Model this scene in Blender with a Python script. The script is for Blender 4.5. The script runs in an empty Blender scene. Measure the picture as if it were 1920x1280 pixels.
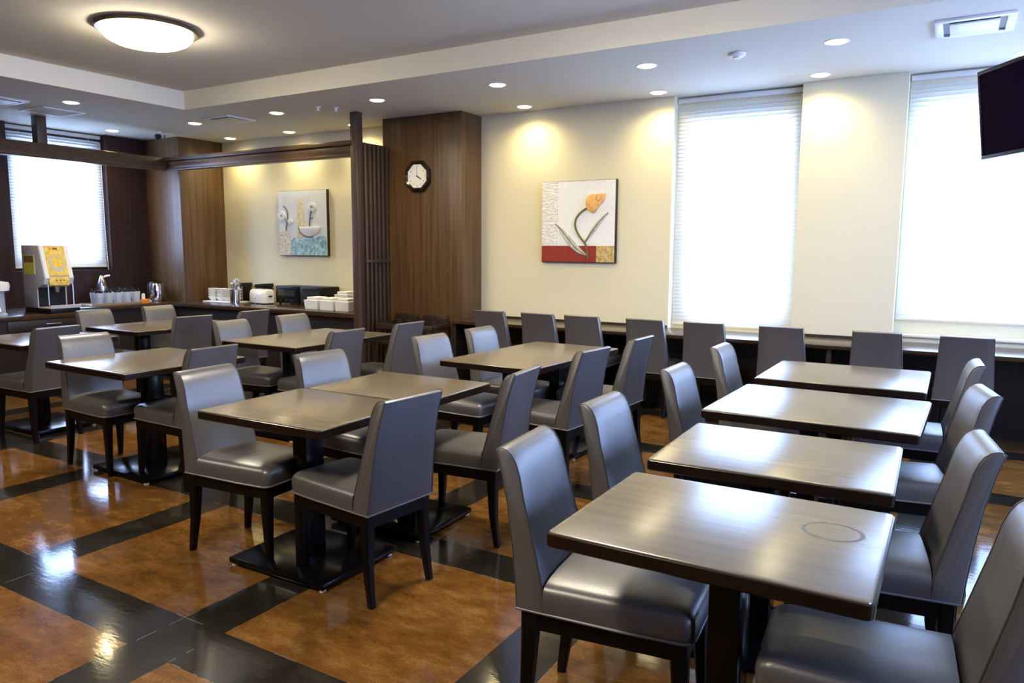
import bpy, bmesh, math, random
from mathutils import Vector, Matrix

random.seed(7)
S = bpy.context.scene
COL = S.collection
PI = math.pi

# ------------------------------------------------------------------ camera
CAM_H = 1.414
F_PX, YAW, PITCH, ROLL = 1390.2, 0.5364, 0.1229, 0.0055
cy, sy, cp, sp = math.cos(YAW), math.sin(YAW), math.cos(PITCH), math.sin(PITCH)
fwd = Vector((-sy * cp, cy * cp, -sp))
rgt = Vector((cy, sy, 0))
upv = rgt.cross(fwd)
r2 = math.cos(ROLL) * rgt + math.sin(ROLL) * upv
u2 = -math.sin(ROLL) * rgt + math.cos(ROLL) * upv
cd = bpy.data.cameras.new('camera')
cd.sensor_width = 36
cd.lens = F_PX / 1920 * 36
cd.clip_start = 0.02
cam = bpy.data.objects.new('camera', cd)
COL.objects.link(cam)
rot = Matrix((r2, u2, -fwd)).transposed()
cam.matrix_world = Matrix.Translation((0, 0, CAM_H)) @ rot.to_4x4()
S.camera = cam


def ray(x, y):
    return r2 * (x - 960) / F_PX - u2 * (y - 640) / F_PX + fwd


# ------------------------------------------------------------------ view, world, light levels
S.view_settings.view_transform = 'Standard'
S.view_settings.look = 'None'
S.view_settings.gamma = 1.0
S.view_settings.use_curve_mapping = False
S.view_settings.exposure = 0.12
S.cycles.use_denoising = True
S.cycles.max_bounces = 8
S.cycles.diffuse_bounces = 5
S.cycles.transmission_bounces = 6
S.cycles.sample_clamp_indirect = 6.0
S.cycles.caustics_reflective = False
S.cycles.caustics_refractive = False
W = bpy.data.worlds.new('daylight_world')
S.world = W
W.use_nodes = True
W.node_tree.nodes['Background'].inputs[0].default_value = (0.55, 0.72, 1.0, 1)
W.node_tree.nodes['Background'].inputs[1].default_value = 1.0

DAY = (0.45, 0.63, 1.0)        # daylight through the windows
DAY_SIDE = (0.33, 0.49, 1.0)   # blue light of the added, unseen side windows
WARM = (1.0, 0.82, 0.42)       # downlights
DOME = (1.0, 0.88, 0.68)       # ceiling lamp
PANE_STRENGTH = 14.0
LEFT_STRENGTH = 34.0
SIDE_STRENGTH = 22.0
SPOT_W = 36.0
DOME_W = 50.0
DOME_LIGHT = 25.0


# ------------------------------------------------------------------ materials
def new_mat(name):
    m = bpy.data.materials.new(name)
    m.use_nodes = True
    return m, m.node_tree.nodes, m.node_tree.links, m.node_tree.nodes['Principled BSDF']


def pmat(name, col, rough=0.5, metal=0.0, noise=0.0, scale=20.0, stretch=(1, 1, 1), bump=0.0, coat=0.0, spec=0.5, col2=None, trans=0.0):
    m, N, L, b = new_mat(name)
    b.inputs['Base Color'].default_value = (*col, 1)
    b.inputs['Roughness'].default_value = rough
    b.inputs['Metallic'].default_value = metal
    b.inputs['Specular IOR Level'].default_value = spec
    b.inputs['Coat Weight'].default_value = coat
    b.inputs['Coat Roughness'].default_value = 0.15
    b.inputs['Transmission Weight'].default_value = trans
    if noise or bump or col2:
        tc = N.new('ShaderNodeTexCoord')
        mp = N.new('ShaderNodeMapping')
        mp.inputs['Scale'].default_value = stretch
        nz = N.new('ShaderNodeTexNoise')
        nz.inputs['Scale'].default_value = scale
        nz.inputs['Detail'].default_value = 6
        L.new(tc.outputs['Object'], mp.inputs[0])
        L.new(mp.outputs[0], nz.inputs['Vector'])
        if noise or col2:
            rp = N.new('ShaderNodeValToRGB')
            c2 = col2 if col2 else tuple(min(1, c * (1 + noise)) for c in col)
            c1 = col if col2 else tuple(c * (1 - noise) for c in col)
            rp.color_ramp.elements[0].position = 0.3
            rp.color_ramp.elements[1].position = 0.7
            rp.color_ramp.elements[0].color = (*c1, 1)
            rp.color_ramp.elements[1].color = (*c2, 1)
            L.new(nz.outputs['Fac'], rp.inputs[0])
            L.new(rp.outputs[0], b.inputs['Base Color'])
        if bump:
            bp = N.new('ShaderNodeBump')
            bp.inputs['Strength'].default_value = bump
            bp.inputs['Distance'].default_value = 0.01
            L.new(nz.outputs['Fac'], bp.inputs['Height'])
            L.new(bp.outputs[0], b.inputs['Normal'])
    return m


def emat(name, col, strength):
    m, N, L, b = new_mat(name)
    b.inputs['Base Color'].default_value = (*col, 1)
    b.inputs['Emission Color'].default_value = (*col, 1)
    b.inputs['Emission Strength'].default_value = strength
    return m


def floor_mat():
    m, N, L, b = new_mat('vinyl_tile_floor')
    geo = N.new('ShaderNodeNewGeometry')
    sep = N.new('ShaderNodeSeparateXYZ')
    L.new(geo.outputs['Position'], sep.inputs[0])

    def math_(op, a, c=None, d=None):
        n = N.new('ShaderNodeMath')
        n.operation = op
        for i, v in enumerate((a, c, d)):
            if v is None:
                continue
            if isinstance(v, (int, float)):
                n.inputs[i].default_value = v
            else:
                L.new(v, n.inputs[i])
        return n.outputs[0]
    P, ST = 1.143, 0.2315
    ux = math_('FLOORED_MODULO', math_('ADD', sep.outputs['X'], 2.467), P)
    uy = math_('FLOORED_MODULO', math_('SUBTRACT', sep.outputs['Y'], 1.456), P)
    sx = math_('LESS_THAN', ux, ST)
    sy_ = math_('LESS_THAN', uy, ST)
    strip = math_('MAXIMUM', sx, sy_)

    def noise(sc, stretch, det=6, rough=0.6):
        mp = N.new('ShaderNodeMapping')
        mp.inputs['Scale'].default_value = stretch
        L.new(geo.outputs['Position'], mp.inputs[0])
        nz = N.new('ShaderNodeTexNoise')
        nz.inputs['Scale'].default_value = sc
        nz.inputs['Detail'].default_value = det
        nz.inputs['Roughness'].default_value = rough
        L.new(mp.outputs[0], nz.inputs['Vector'])
        return nz.outputs['Fac']
    n1 = noise(7, (1.0, 1.9, 1), 8, 0.68)
    n2 = noise(90, (1.0, 1.6, 1), 5, 0.7)
    n3 = noise(2.6, (1, 1.4, 1), 4)
    fac = math_('ADD', math_('MULTIPLY', n1, 0.50), math_('ADD', math_('MULTIPLY', n2, 0.28), math_('MULTIPLY', n3, 0.24)))
    rp = N.new('ShaderNodeValToRGB')
    e = rp.color_ramp.elements
    e[0].position, e[0].color = 0.33, (0.042, 0.014, 0.0035, 1)
    e[1].position, e[1].color = 0.69, (0.30, 0.162, 0.048, 1)
    k = e.new(0.52)
    k.color = (0.150, 0.066, 0.014, 1)
    L.new(fac, rp.inputs[0])
    rd = N.new('ShaderNodeValToRGB')
    rd.color_ramp.elements[0].position, rd.color_ramp.elements[0].color = 0.35, (0.006, 0.005, 0.003, 1)
    rd.color_ramp.elements[1].position, rd.color_ramp.elements[1].color = 0.72, (0.032, 0.027, 0.020, 1)
    L.new(fac, rd.inputs[0])
    mx = N.new('ShaderNodeMix')
    mx.data_type = 'RGBA'
    L.new(strip, mx.inputs['Factor'])
    L.new(rp.outputs[0], mx.inputs['A'])
    L.new(rd.outputs[0], mx.inputs['B'])
    # thin pale joints along the strip edges
    def near(v, c):
        return math_('LESS_THAN', math_('ABSOLUTE', math_('SUBTRACT', v, c)), 0.0016)
    j = math_('MAXIMUM', math_('MAXIMUM', near(ux, 0.002), near(ux, ST)), math_('MAXIMUM', near(uy, 0.002), near(uy, ST)))
    jm = math_('MULTIPLY', j, math_('GREATER_THAN', noise(6, (1, 1, 1), 2), 0.56))
    mj = N.new('ShaderNodeMix')
    mj.data_type = 'RGBA'
    L.new(math_('MULTIPLY', jm, 0.6), mj.inputs['Factor'])
    L.new(mx.outputs['Result'], mj.inputs['A'])
    mj.inputs['B'].default_value = (0.22, 0.20, 0.17, 1)
    L.new(mj.outputs['Result'], b.inputs['Base Color'])
    b.inputs['Roughness'].default_value = 0.10
    b.inputs['Specular IOR Level'].default_value = 0.60
    bp = N.new('ShaderNodeBump')
    bp.inputs['Strength'].default_value = 0.035
    bp.inputs['Distance'].default_value = 0.01
    L.new(noise(11, (1.0, 2.6, 1), 3), bp.inputs['Height'])
    L.new(bp.outputs[0], b.inputs['Normal'])
    return m


def grain_mat(name, c1, c2, axis='Z', scale=1.0, rough=0.45, coat=0.0, spec=0.5):
    st = {'Z': (28, 28, 0.9), 'X': (0.9, 28, 28), 'Y': (28, 0.9, 28)}[axis]
    st = tuple(s * scale for s in st)
    m, N, L, b = new_mat(name)
    tc = N.new('ShaderNodeTexCoord')
    mp = N.new('ShaderNodeMapping')
    mp.inputs['Scale'].default_value = st
    nz = N.new('ShaderNodeTexNoise')
    nz.inputs['Scale'].default_value = 1.0
    nz.inputs['Detail'].default_value = 7
    nz.inputs['Roughness'].default_value = 0.65
    L.new(tc.outputs['Object'], mp.inputs[0])
    L.new(mp.outputs[0], nz.inputs['Vector'])
    rp = N.new('ShaderNodeValToRGB')
    rp.color_ramp.elements[0].position = 0.33
    rp.color_ramp.elements[1].position = 0.68
    rp.color_ramp.elements[0].color = (*c1, 1)
    rp.color_ramp.elements[1].color = (*c2, 1)
    L.new(nz.outputs['Fac'], rp.inputs[0])
    L.new(rp.outputs[0], b.inputs['Base Color'])
    b.inputs['Roughness'].default_value = rough
    b.inputs['Coat Weight'].default_value = coat
    b.inputs['Coat Roughness'].default_value = 0.2
    b.inputs['Specular IOR Level'].default_value = spec
    return m


def blind_mat():
    m, N, L, b = new_mat('blind_slat')
    N.remove(b)
    out = N['Material Output']
    d = N.new('ShaderNodeBsdfDiffuse')
    d.inputs[0].default_value = (0.80, 0.80, 0.78, 1)
    t = N.new('ShaderNodeBsdfTranslucent')
    t.inputs[0].default_value = (0.80, 0.82, 0.82, 1)
    mx = N.new('ShaderNodeMixShader')
    mx.inputs[0].default_value = 0.45
    L.new(d.outputs[0], mx.inputs[1])
    L.new(t.outputs[0], mx.inputs[2])
    L.new(mx.outputs[0], out.inputs['Surface'])
    return m


M = {}
M['floor'] = floor_mat()
M['cream'] = pmat('cream_wallpaper', (0.72, 0.665, 0.46), 0.75, noise=0.06, scale=160, bump=0.06)
M['ceiling'] = pmat('ceiling_paint', (0.68, 0.655, 0.56), 0.85, noise=0.02, scale=60)
M['wood_panel'] = grain_mat('wood_panel', (0.052, 0.026, 0.009), (0.135, 0.070, 0.026), 'Z', 1.0, 0.42)
M['wall_shaded'] = grain_mat('shaded_wood_wall', (0.014, 0.006, 0.005), (0.034, 0.014, 0.011), 'Z', 1.0, 0.45, spec=0.3)  # same wood as the pillars, colour darkened for the wall's shaded side
M['timber'] = grain_mat('dark_timber', (0.035, 0.020, 0.012), (0.085, 0.050, 0.030), 'Z', 1.2, 0.40)
M['timber_h'] = grain_mat('dark_timber_rail', (0.035, 0.020, 0.012), (0.085, 0.050, 0.030), 'X', 1.2, 0.35)
M['table_top'] = grain_mat('table_top_veneer', (0.118, 0.094, 0.060), (0.170, 0.138, 0.092), 'X', 0.9, 0.22, 0.0, 0.85)
M['table_edge'] = pmat('table_edge', (0.012, 0.006, 0.004), 0.25, spec=0.35)
M['wear'] = pmat('worn_veneer', (0.085, 0.068, 0.045), 0.40, noise=0.3, scale=60)
M['black_metal'] = pmat('black_metal', (0.003, 0.003, 0.004), 0.2, spec=0.25)
M['leg_wood'] = pmat('chair_leg_wood', (0.004, 0.0025, 0.002), 0.42, spec=0.18)
M['vinyl'] = pmat('grey_vinyl', (0.086, 0.080, 0.079), 0.35, noise=0.10, scale=240, bump=0.08, spec=0.95)
M['piping'] = pmat('grey_piping', (0.16, 0.15, 0.145), 0.4)
M['seam'] = pmat('dark_seam', (0.05, 0.045, 0.045), 0.5)
M['counter_wood'] = grain_mat('counter_wood', (0.030, 0.015, 0.008), (0.066, 0.034, 0.018), 'X', 0.8, 0.22)
M['counter_dark'] = pmat('counter_dark', (0.016, 0.010, 0.008), 0.4, noise=0.3, scale=30)
M['white'] = pmat('white_plastic', (0.78, 0.78, 0.76), 0.35)
M['grille_dark'] = pmat('grille_dark', (0.02, 0.02, 0.022), 0.5)
M['ivory'] = pmat('ivory_plastic', (0.70, 0.66, 0.55), 0.45)
M['slat'] = blind_mat()
M['frame_al'] = pmat('window_frame', (0.45, 0.45, 0.46), 0.4, metal=0.3)
M['pane'] = emat('daylit_frosted_pane', DAY, PANE_STRENGTH)
M['pane_left'] = emat('daylit_left_pane', DAY, LEFT_STRENGTH)
M['pane_side'] = emat('added_side_pane', DAY_SIDE, SIDE_STRENGTH)
M['bulb'] = emat('downlight_lens', (1.0, 0.90, 0.70), 9.0)
M['diffuser'] = emat('lamp_diffuser', DOME, DOME_W)
M['bronze'] = pmat('bronze_rim', (0.22, 0.17, 0.11), 0.35, metal=0.7)
M['chrome'] = pmat('chrome', (0.75, 0.76, 0.78), 0.14, metal=1.0)
M['steel'] = pmat('brushed_steel', (0.60, 0.60, 0.60), 0.28, metal=1.0)
M['tv_black'] = pmat('tv_bezel', (0.007, 0.005, 0.010), 0.4, spec=0.15)
M['tv_screen'] = pmat('tv_screen', (0.006, 0.004, 0.016), 0.12, spec=0.03)
M['black'] = pmat('black_plastic', (0.008, 0.008, 0.009), 0.4, spec=0.2)
M['glass_dark'] = pmat('dark_glass', (0.035, 0.040, 0.042), 0.10, spec=0.6)
M['grey_body'] = pmat('machine_grey', (0.46, 0.46, 0.49), 0.45, noise=0.04, scale=80)
M['yellow'] = pmat('poster_yellow', (0.75, 0.52, 0.10), 0.5, noise=0.25, scale=25)
M['soup'] = pmat('soup_yellow', (0.80, 0.52, 0.06), 0.5, noise=0.2, scale=40)
M['orange'] = pmat('orange_card', (0.80, 0.27, 0.03), 0.5, noise=0.15, scale=60)
M['cup_clear'] = pmat('frosted_plastic', (0.72, 0.80, 0.96), 0.3, trans=0.5)
M['cutlery_dark'] = pmat('dark_cutlery', (0.02, 0.018, 0.02), 0.4)
M['tray'] = pmat('tray_wood', (0.30, 0.21, 0.12), 0.4)
M['ceramic'] = pmat('white_ceramic', (0.80, 0.79, 0.74), 0.18)
M['bowl_band'] = pmat('bowl_band', (0.45, 0.52, 0.55), 0.3)
M['leaf_sticker'] = pmat('sticker_green', (0.45, 0.50, 0.06), 0.5, col2=(0.85, 0.66, 0.08), scale=50)
M['sticker_dark'] = pmat('sticker_dark', (0.10, 0.04, 0.02), 0.5, col2=(0.45, 0.25, 0.08), scale=70)
M['sticker_border'] = pmat('sticker_border', (0.78, 0.70, 0.30), 0.5)
M['clock_frame'] = pmat('clock_frame', (0.014, 0.009, 0.007), 0.22)
M['clock_face'] = pmat('clock_face', (0.82, 0.82, 0.78), 0.4)
M['ink'] = pmat('ink', (0.05, 0.05, 0.05), 0.6)
M['grey_ink'] = pmat('grey_ink', (0.35, 0.35, 0.34), 0.6)
M['canvas_white'] = pmat('canvas_white', (0.80, 0.81, 0.80), 0.7, noise=0.03, scale=30)
M['canvas_rough'] = pmat('canvas_plaster', (0.66, 0.64, 0.60), 0.8, col2=(0.88, 0.87, 0.84), scale=22, stretch=(1, 1, 2.2), bump=1.0)
M['canvas_red'] = pmat('canvas_red', (0.27, 0.022, 0.014), 0.6, noise=0.35, scale=90, bump=0.4)
M['canvas_gold'] = pmat('canvas_gold', (0.30, 0.19, 0.05), 0.5, col2=(0.72, 0.55, 0.24), scale=60, bump=0.4)
M['canvas_edge'] = pmat('canvas_edge', (0.020, 0.014, 0.010), 0.5)
M['tulip'] = pmat('tulip_orange', (0.80, 0.44, 0.14), 0.55, noise=0.18, scale=25)
M['tulip_dark'] = pmat('tulip_shade', (0.45, 0.28, 0.08), 0.6)
M['stem'] = pmat('stem_olive', (0.13, 0.11, 0.035), 0.6)
M['leaf'] = pmat('leaf_grey', (0.50, 0.50, 0.44), 0.6, noise=0.25, scale=20)
M['canvas_blue_white'] = pmat('canvas_pale_blue', (0.62, 0.68, 0.74), 0.7, col2=(0.80, 0.82, 0.82), scale=5)
M['canvas_teal'] = pmat('canvas_teal', (0.05, 0.20, 0.27), 0.6, col2=(0.55, 0.74, 0.74), scale=26, bump=0.5)
M['canvas_speck'] = pmat('canvas_speckle', (0.42, 0.30, 0.14), 0.7, col2=(0.90, 0.88, 0.78), scale=38)
M['canvas_yellow'] = pmat('canvas_yellow', (0.55, 0.42, 0.14), 0.7, col2=(0.88, 0.84, 0.66), scale=34)
M['petal'] = pmat('petal_white', (0.86, 0.86, 0.84), 0.6)
M['flower_eye'] = pmat('flower_eye', (0.26, 0.20, 0.26), 0.6)
M['grey_stem'] = pmat('stem_grey', (0.13, 0.14, 0.14), 0.6)
M['label_white'] = pmat('label_white', (0.70, 0.70, 0.70), 0.5)
M['towel'] = pmat('paper_white', (0.82, 0.82, 0.80), 0.8, noise=0.05, scale=30)
M['highchair'] = pmat('highchair_wood', (0.022, 0.012, 0.008), 0.4)


# ------------------------------------------------------------------ mesh helpers
def bm_new():
    return bmesh.new()


def add_box(bm, x0, x1, y0, y1, z0, z1, mi=0, bevel=0.0, seg=2, mat=None):
    vs = [bm.verts.new(p) for p in ((x0, y0, z0), (x1, y0, z0), (x1, y1, z0), (x0, y1, z0), (x0, y0, z1), (x1, y0, z1), (x1, y1, z1), (x0, y1, z1))]
    fs = [bm.faces.new([vs[i] for i in q]) for q in ((3, 2, 1, 0), (4, 5, 6, 7), (0, 1, 5, 4), (1, 2, 6, 5), (2, 3, 7, 6), (3, 0, 4, 7))]
    for f in fs:
        f.material_index = mi
    if mat is not None:
        bmesh.ops.transform(bm, matrix=mat, verts=vs)
    if bevel:
        es = list({e for f in fs for e in f.edges})
        r = bmesh.ops.bevel(bm, geom=es, offset=bevel, segments=seg, profile=0.5, affect='EDGES', material=-1)
    return vs


def add_prism(bm, pts, y0, y1, mi=0, s0=1.0, axis='Y', bevel=0):
    """extrude an outline; axis tells which coordinate the depth runs along"""
    def P(a, b, d):
        return {'Y': (a, d, b), 'X': (d, a, b), 'Z': (a, b, d)}[axis]
    A = [bm.verts.new(P(a, b, y0)) for a, b in pts]
    B = [bm.verts.new(P(a, b, y1)) for a, b in pts]
    n = len(pts)
    fs = [bm.faces.new(A), bm.faces.new(B[::-1])]
    for i in range(n):
        fs.append(bm.faces.new((A[i], B[i], B[(i + 1) % n], A[(i + 1) % n])))
    for f in fs:
        f.material_index = mi
    if bevel:
        es = [e for f in fs[:2] for e in f.edges]
        bmesh.ops.bevel(bm, geom=es, offset=bevel, segments=2, profile=0.5, affect='EDGES', material=-1)


def add_tube(bm, pts, r, n=8, closed=False, mi=0, caps=True):
    rad = r if isinstance(r, (list, tuple)) else [r] * len(pts)
    pts = [Vector(p) for p in pts]
    rings = []
    m = len(pts)
    prev = None
    for i, p in enumerate(pts):
        if closed:
            d = pts[(i + 1) % m] - pts[i - 1]
        else:
            d = pts[min(i + 1, m - 1)] - pts[max(i - 1, 0)]
        d.normalize()
        if prev is None:
            a = d.orthogonal().normalized()
        else:
            a = (prev - d * prev.dot(d)).normalized()
        prev = a
        c = d.cross(a)
        rings.append([bm.verts.new(p + (a * math.cos(2 * PI * k / n) + c * math.sin(2 * PI * k / n)) * rad[i]) for k in range(n)])
    rng = range(m) if closed else range(m - 1)
    for i in rng:
        A, B = rings[i], rings[(i + 1) % m]
        for k in range(n):
            f = bm.faces.new((A[k], A[(k + 1) % n], B[(k + 1) % n], B[k]))
            f.material_index = mi
    if caps and not closed:
        bm.faces.new(rings[0][::-1]).material_index = mi
        bm.faces.new(rings[-1]).material_index = mi


def add_lathe(bm, prof, n=24, loc=(0, 0, 0), mi=0, cap0=True, cap1=True):
    rings = []
    for r, z in prof:
        rings.append([bm.verts.new((loc[0] + r * math.cos(2 * PI * k / n), loc[1] + r * math.sin(2 * PI * k / n), loc[2] + z)) for k in range(n)])
    for A, B in zip(rings, rings[1:]):
        for k in range(n):
            bm.faces.new((A[k], A[(k + 1) % n], B[(k + 1) % n], B[k])).material_index = mi
    if cap0:
        bm.faces.new(rings[0][::-1]).material_index = mi
    if cap1:
        bm.faces.new(rings[-1]).material_index = mi


def add_rings(bm, rings, mi=0, cap0=True, cap1=True):
    R = [[bm.verts.new(p) for p in ring] for ring in rings]
    n = len(R[0])
    for A, B in zip(R, R[1:]):
        for k in range(n):
            bm.faces.new((A[k], A[(k + 1) % n], B[(k + 1) % n], B[k])).material_index = mi
    if cap0:
        bm.faces.new(R[0][::-1]).material_index = mi
    if cap1:
        bm.faces.new(R[-1]).material_index = mi


def obj(name, bm, mats, parent=None, smooth=35, loc=None):
    bmesh.ops.recalc_face_normals(bm, faces=bm.faces[:])
    me = bpy.data.meshes.new(name)
    bm.to_mesh(me)
    bm.free()
    if not isinstance(mats, (list, tuple)):
        mats = [mats]
    for m in mats:
        me.materials.append(M[m] if isinstance(m, str) else m)
    if smooth:
        me.polygons.foreach_set('use_smooth', [True] * len(me.polygons))
        me.set_sharp_from_angle(angle=math.radians(smooth))
    o = bpy.data.objects.new(name, me)
    COL.objects.link(o)
    if parent:
        o.parent = parent
    if loc:
        o.location = loc
    return o


def tag(o, label, cat, group=None):
    o['label'] = label
    o['category'] = cat
    if group:
        o['group'] = group
    return o


def thing(name, label, cat, loc=(0, 0, 0), rz=0.0, group=None):
    o = bpy.data.objects.new(name, None)
    o.empty_display_size = 0.1
    COL.objects.link(o)
    o.location = loc
    o.rotation_euler = (0, 0, rz)
    return tag(o, label, cat, group)


def struct(name, bm, mats, parent=None, smooth=0):
    o = obj(name, bm, mats, parent, smooth)
    if parent is None:
        o['kind'] = 'structure'
    return o


def dup(root, loc, rz, label, group=None):
    r = root.copy()
    COL.objects.link(r)
    r.location = loc
    r.rotation_euler = (0, 0, rz)
    r['label'] = label
    if group:
        r['group'] = group
    for ch in list(root.children):
        c = ch.copy()
        COL.objects.link(c)
        c.parent = r
        for g in list(ch.children):
            d = g.copy()
            COL.objects.link(d)
            d.parent = c
    return r


# ------------------------------------------------------------------ the room
ZC, ZT = 2.80, 2.98              # soffit and coffer heights
XL, XR, YB, YF = -9.17, 3.6, 6.70, -3.2

bm = bm_new()
add_box(bm, XL - .3, XR + .3, YF - .3, YB + .4, -0.1, 0)
struct('floor', bm, 'floor')

# ceiling: soffit all round a raised coffer
bm = bm_new()
cx0, cx1, cy0, cy1 = -6.80, 2.2, -1.6, 4.94
add_box(bm, XL - .3, XR + .3, cy1, YB + .4, ZC, ZC + .4)
add_box(bm, XL - .3, XR + .3, YF - .3, cy0, ZC, ZC + .4)
add_box(bm, XL - .3, cx0, cy0, cy1, ZC, ZC + .4)
add_box(bm, cx1, XR + .3, cy0, cy1, ZC, ZC + .4)
add_box(bm, cx0, cx1, cy0, cy1, ZT, ZC + .4)
struct('ceiling', bm, 'ceiling')

# back wall with two-step window niches (x0, x1, niche bottom) and glass openings
NICHES = [(-2.285, -1.185, 0.70, -2.15, -1.28, 0.80, 2.58), (-0.405, 0.75, 0.76, -0.33, 0.66, 0.90, 2.58), (1.50, 2.68, 0.76, 1.60, 2.58, 0.90, 2.58)]
ND = 0.13
bm = bm_new()
edges = [XL - .3] + [v for n in NICHES for v in n[:2]] + [XR + .3]
for i in range(0, len(edges), 2):
    add_box(bm, edges[i], edges[i + 1], YB, YB + .3, 0, ZC + .05)
for (a, b_, zb, g0, g1, gz0, gz1) in NICHES:
    add_box(bm, a, b_, YB, YB + .3, 0, zb - 0.02)
    y0, y1 = YB + ND, YB + .3
    add_box(bm, a, g0, y0, y1, zb - 0.02, ZC + .05)
    add_box(bm, g1, b_, y0, y1, zb - 0.02, ZC + .05)
    add_box(bm, g0, g1, y0, y1, zb - 0.02, gz0)
    add_box(bm, g0, g1, y0, y1, gz1, ZC + .05)
struct('wall_back', bm, 'cream')

# left wall (pillar wood, shade put into its colour) with one window
LW = (4.385, 5.515, 1.14, 4.50, 5.40, 1.24, 2.62)
bm = bm_new()
add_box(bm, XL - .3, XL, YF, LW[0], 0, ZC + .05)
add_box(bm, XL - .3, XL, LW[1], YB, 0, ZC + .05)
add_box(bm, XL - .3, XL, LW[0], LW[1], 0, LW[2])
x0, x1 = XL - .3, XL - 0.12
add_box(bm, x0, x1, LW[0], LW[3], LW[2], ZC + .05)
add_box(bm, x0, x1, LW[4], LW[1], LW[2], ZC + .05)
add_box(bm, x0, x1, LW[3], LW[4], LW[2], LW[5])
add_box(bm, x0, x1, LW[3], LW[4], LW[6], ZC + .05)
struct('wall_left', bm, 'wall_shaded')

# front and right walls close the room; the right wall has two unseen windows, added for blue light
bm = bm_new()
add_box(bm, XL - .3, XR + .3, YF - .3, YF, 0, ZC + .05)
struct('wall_front', bm, 'wood_panel')
RW = [(0.6, 2.6), (3.6, 5.8)]
bm = bm_new()
ys = [YF] + [v for w in RW for v in w] + [YB]
for i in range(0, len(ys), 2):
    add_box(bm, XR, XR + .3, ys[i], ys[i + 1], 0, ZC + .05)
for a, b_ in RW:
    add_box(bm, XR, XR + .3, a, b_, 0, .85)
    add_box(bm, XR, XR + .3, a, b_, 2.55, ZC + .05)
struct('wall_right', bm, 'cream')


def window(name, horizontal, a, b_, z0, z1, pos, mat):
    """aluminium frame with one lit frosted pane; horizontal = runs along x"""
    def put(bm, u0, u1, d0, d1, w0, w1):
        if horizontal:
            add_box(bm, u0, u1, d0, d1, w0, w1)
        else:
            add_box(bm, d0, d1, u0, u1, w0, w1)
    s = 1 if pos > 0 else -1
    bm = bm_new()
    t = 0.035
    put(bm, a, b_, pos, pos + s * .05, z0, z0 + t)
    put(bm, a, b_, pos, pos + s * .05, z1 - t, z1)
    put(bm, a, a + t, pos, pos + s * .05, z0 + t, z1 - t)
    put(bm, b_ - t, b_, pos, pos + s * .05, z0 + t, z1 - t)
    f = struct(name, bm, 'frame_al')
    bm = bm_new()
    put(bm, a + t, b_ - t, pos + s * .02, pos + s * .03, z0 + t, z1 - t)
    obj('pane', bm, mat, f, 0)
    return f


for i, (a, b_, zb, g0, g1, gz0, gz1) in enumerate(NICHES):
    w = window('window_%d' % (i + 1), True, g0, g1, gz0, gz1, YB + ND + .03, 'pane')
    if i:
        bm = bm_new()
        add_box(bm, a, b_, YB - .03, YB + ND, zb - .02, zb + .0, bevel=.004)
        obj('sill', bm, 'ivory', w)
window('window_4', False, LW[3], LW[4], LW[5], LW[6], XL - .15, 'pane_left')
window('window_5', False, RW[0][0], RW[0][1], .85, 2.55, XR + .05, 'pane_side')
window('window_6', False, RW[1][0], RW[1][1], .85, 2.55, XR + .05, 'pane_side')


def blind(label, horizontal, a, b_, z0, z1, pos, s):
    """venetian blind; pos = plane of the slats, s = +1/-1 direction into the room"""
    c = (a + b_) / 2
    loc = (c, pos, 0) if horizontal else (pos, c, 0)
    rz = (0 if s < 0 else PI) if horizontal else (PI / 2 if s > 0 else -PI / 2)
    t = thing('venetian_blind', label, 'blind', loc, rz, 'white venetian blinds')
    h = (b_ - a) / 2
    bm = bm_new()
    add_box(bm, -h, h, -.022, .022, z1 - .04, z1, bevel=.003)
    obj('headrail', bm, 'white', t)
    bm = bm_new()
    add_box(bm, -h, h, -.015, .015, z0, z0 + .018, bevel=.004)
    obj('bottom_rail', bm, 'ivory', t)
    bm = bm_new()
    n = int((z1 - .05 - z0 - .03) / .034)
    wv, ang = .0185, math.radians(62)
    for k in range(n):
        z = z0 + .035 + k * .034
        prof = []
        for j in range(4):
            u = -wv + 2 * wv * j / 3
            crown = .003 * (1 - (u / wv) ** 2)
            yy = u * math.cos(ang) - crown * math.sin(ang)
            zz = u * math.sin(ang) + crown * math.cos(ang)
            prof.append((yy, z + zz))
        A = [bm.verts.new((-h, p[0], p[1])) for p in prof]
        B = [bm.verts.new((h, p[0], p[1])) for p in prof]
        for j in range(3):
            bm.faces.new((A[j], B[j], B[j + 1], A[j + 1]))
    obj('slats', bm, 'slat', t, 80)
    for u in (-h * .72, h * .72):
        bm = bm_new()
        add_tube(bm, [(u, -.020, z0 + .01), (u, -.020, z1 - .04)], .0012, 5)
        obj('ladder_cord', bm, 'white', t)
    return t


blind('white venetian blind glowing with daylight to the right of the tulip picture', True, -2.275, -1.195, 0.725, 2.785, YB + .10, -1)
blind('white venetian blind of the far right window, partly behind the television', True, -0.395, 0.74, 0.865, 2.785, YB + .10, -1)
lb = blind('white venetian blind over the left wall window behind the soup machine', False, 4.40, 5.50, 1.17, 2.785, XL - .09, 1)
bm = bm_new()
add_tube(bm, [(.535, -.03, 2.7), (.535, -.035, 1.6), (.54, -.05, 1.05), (.55, -.06, .98), (.56, -.05, 1.06)], .004, 6)
obj('pull_cord', bm, 'ivory', lb)

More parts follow.
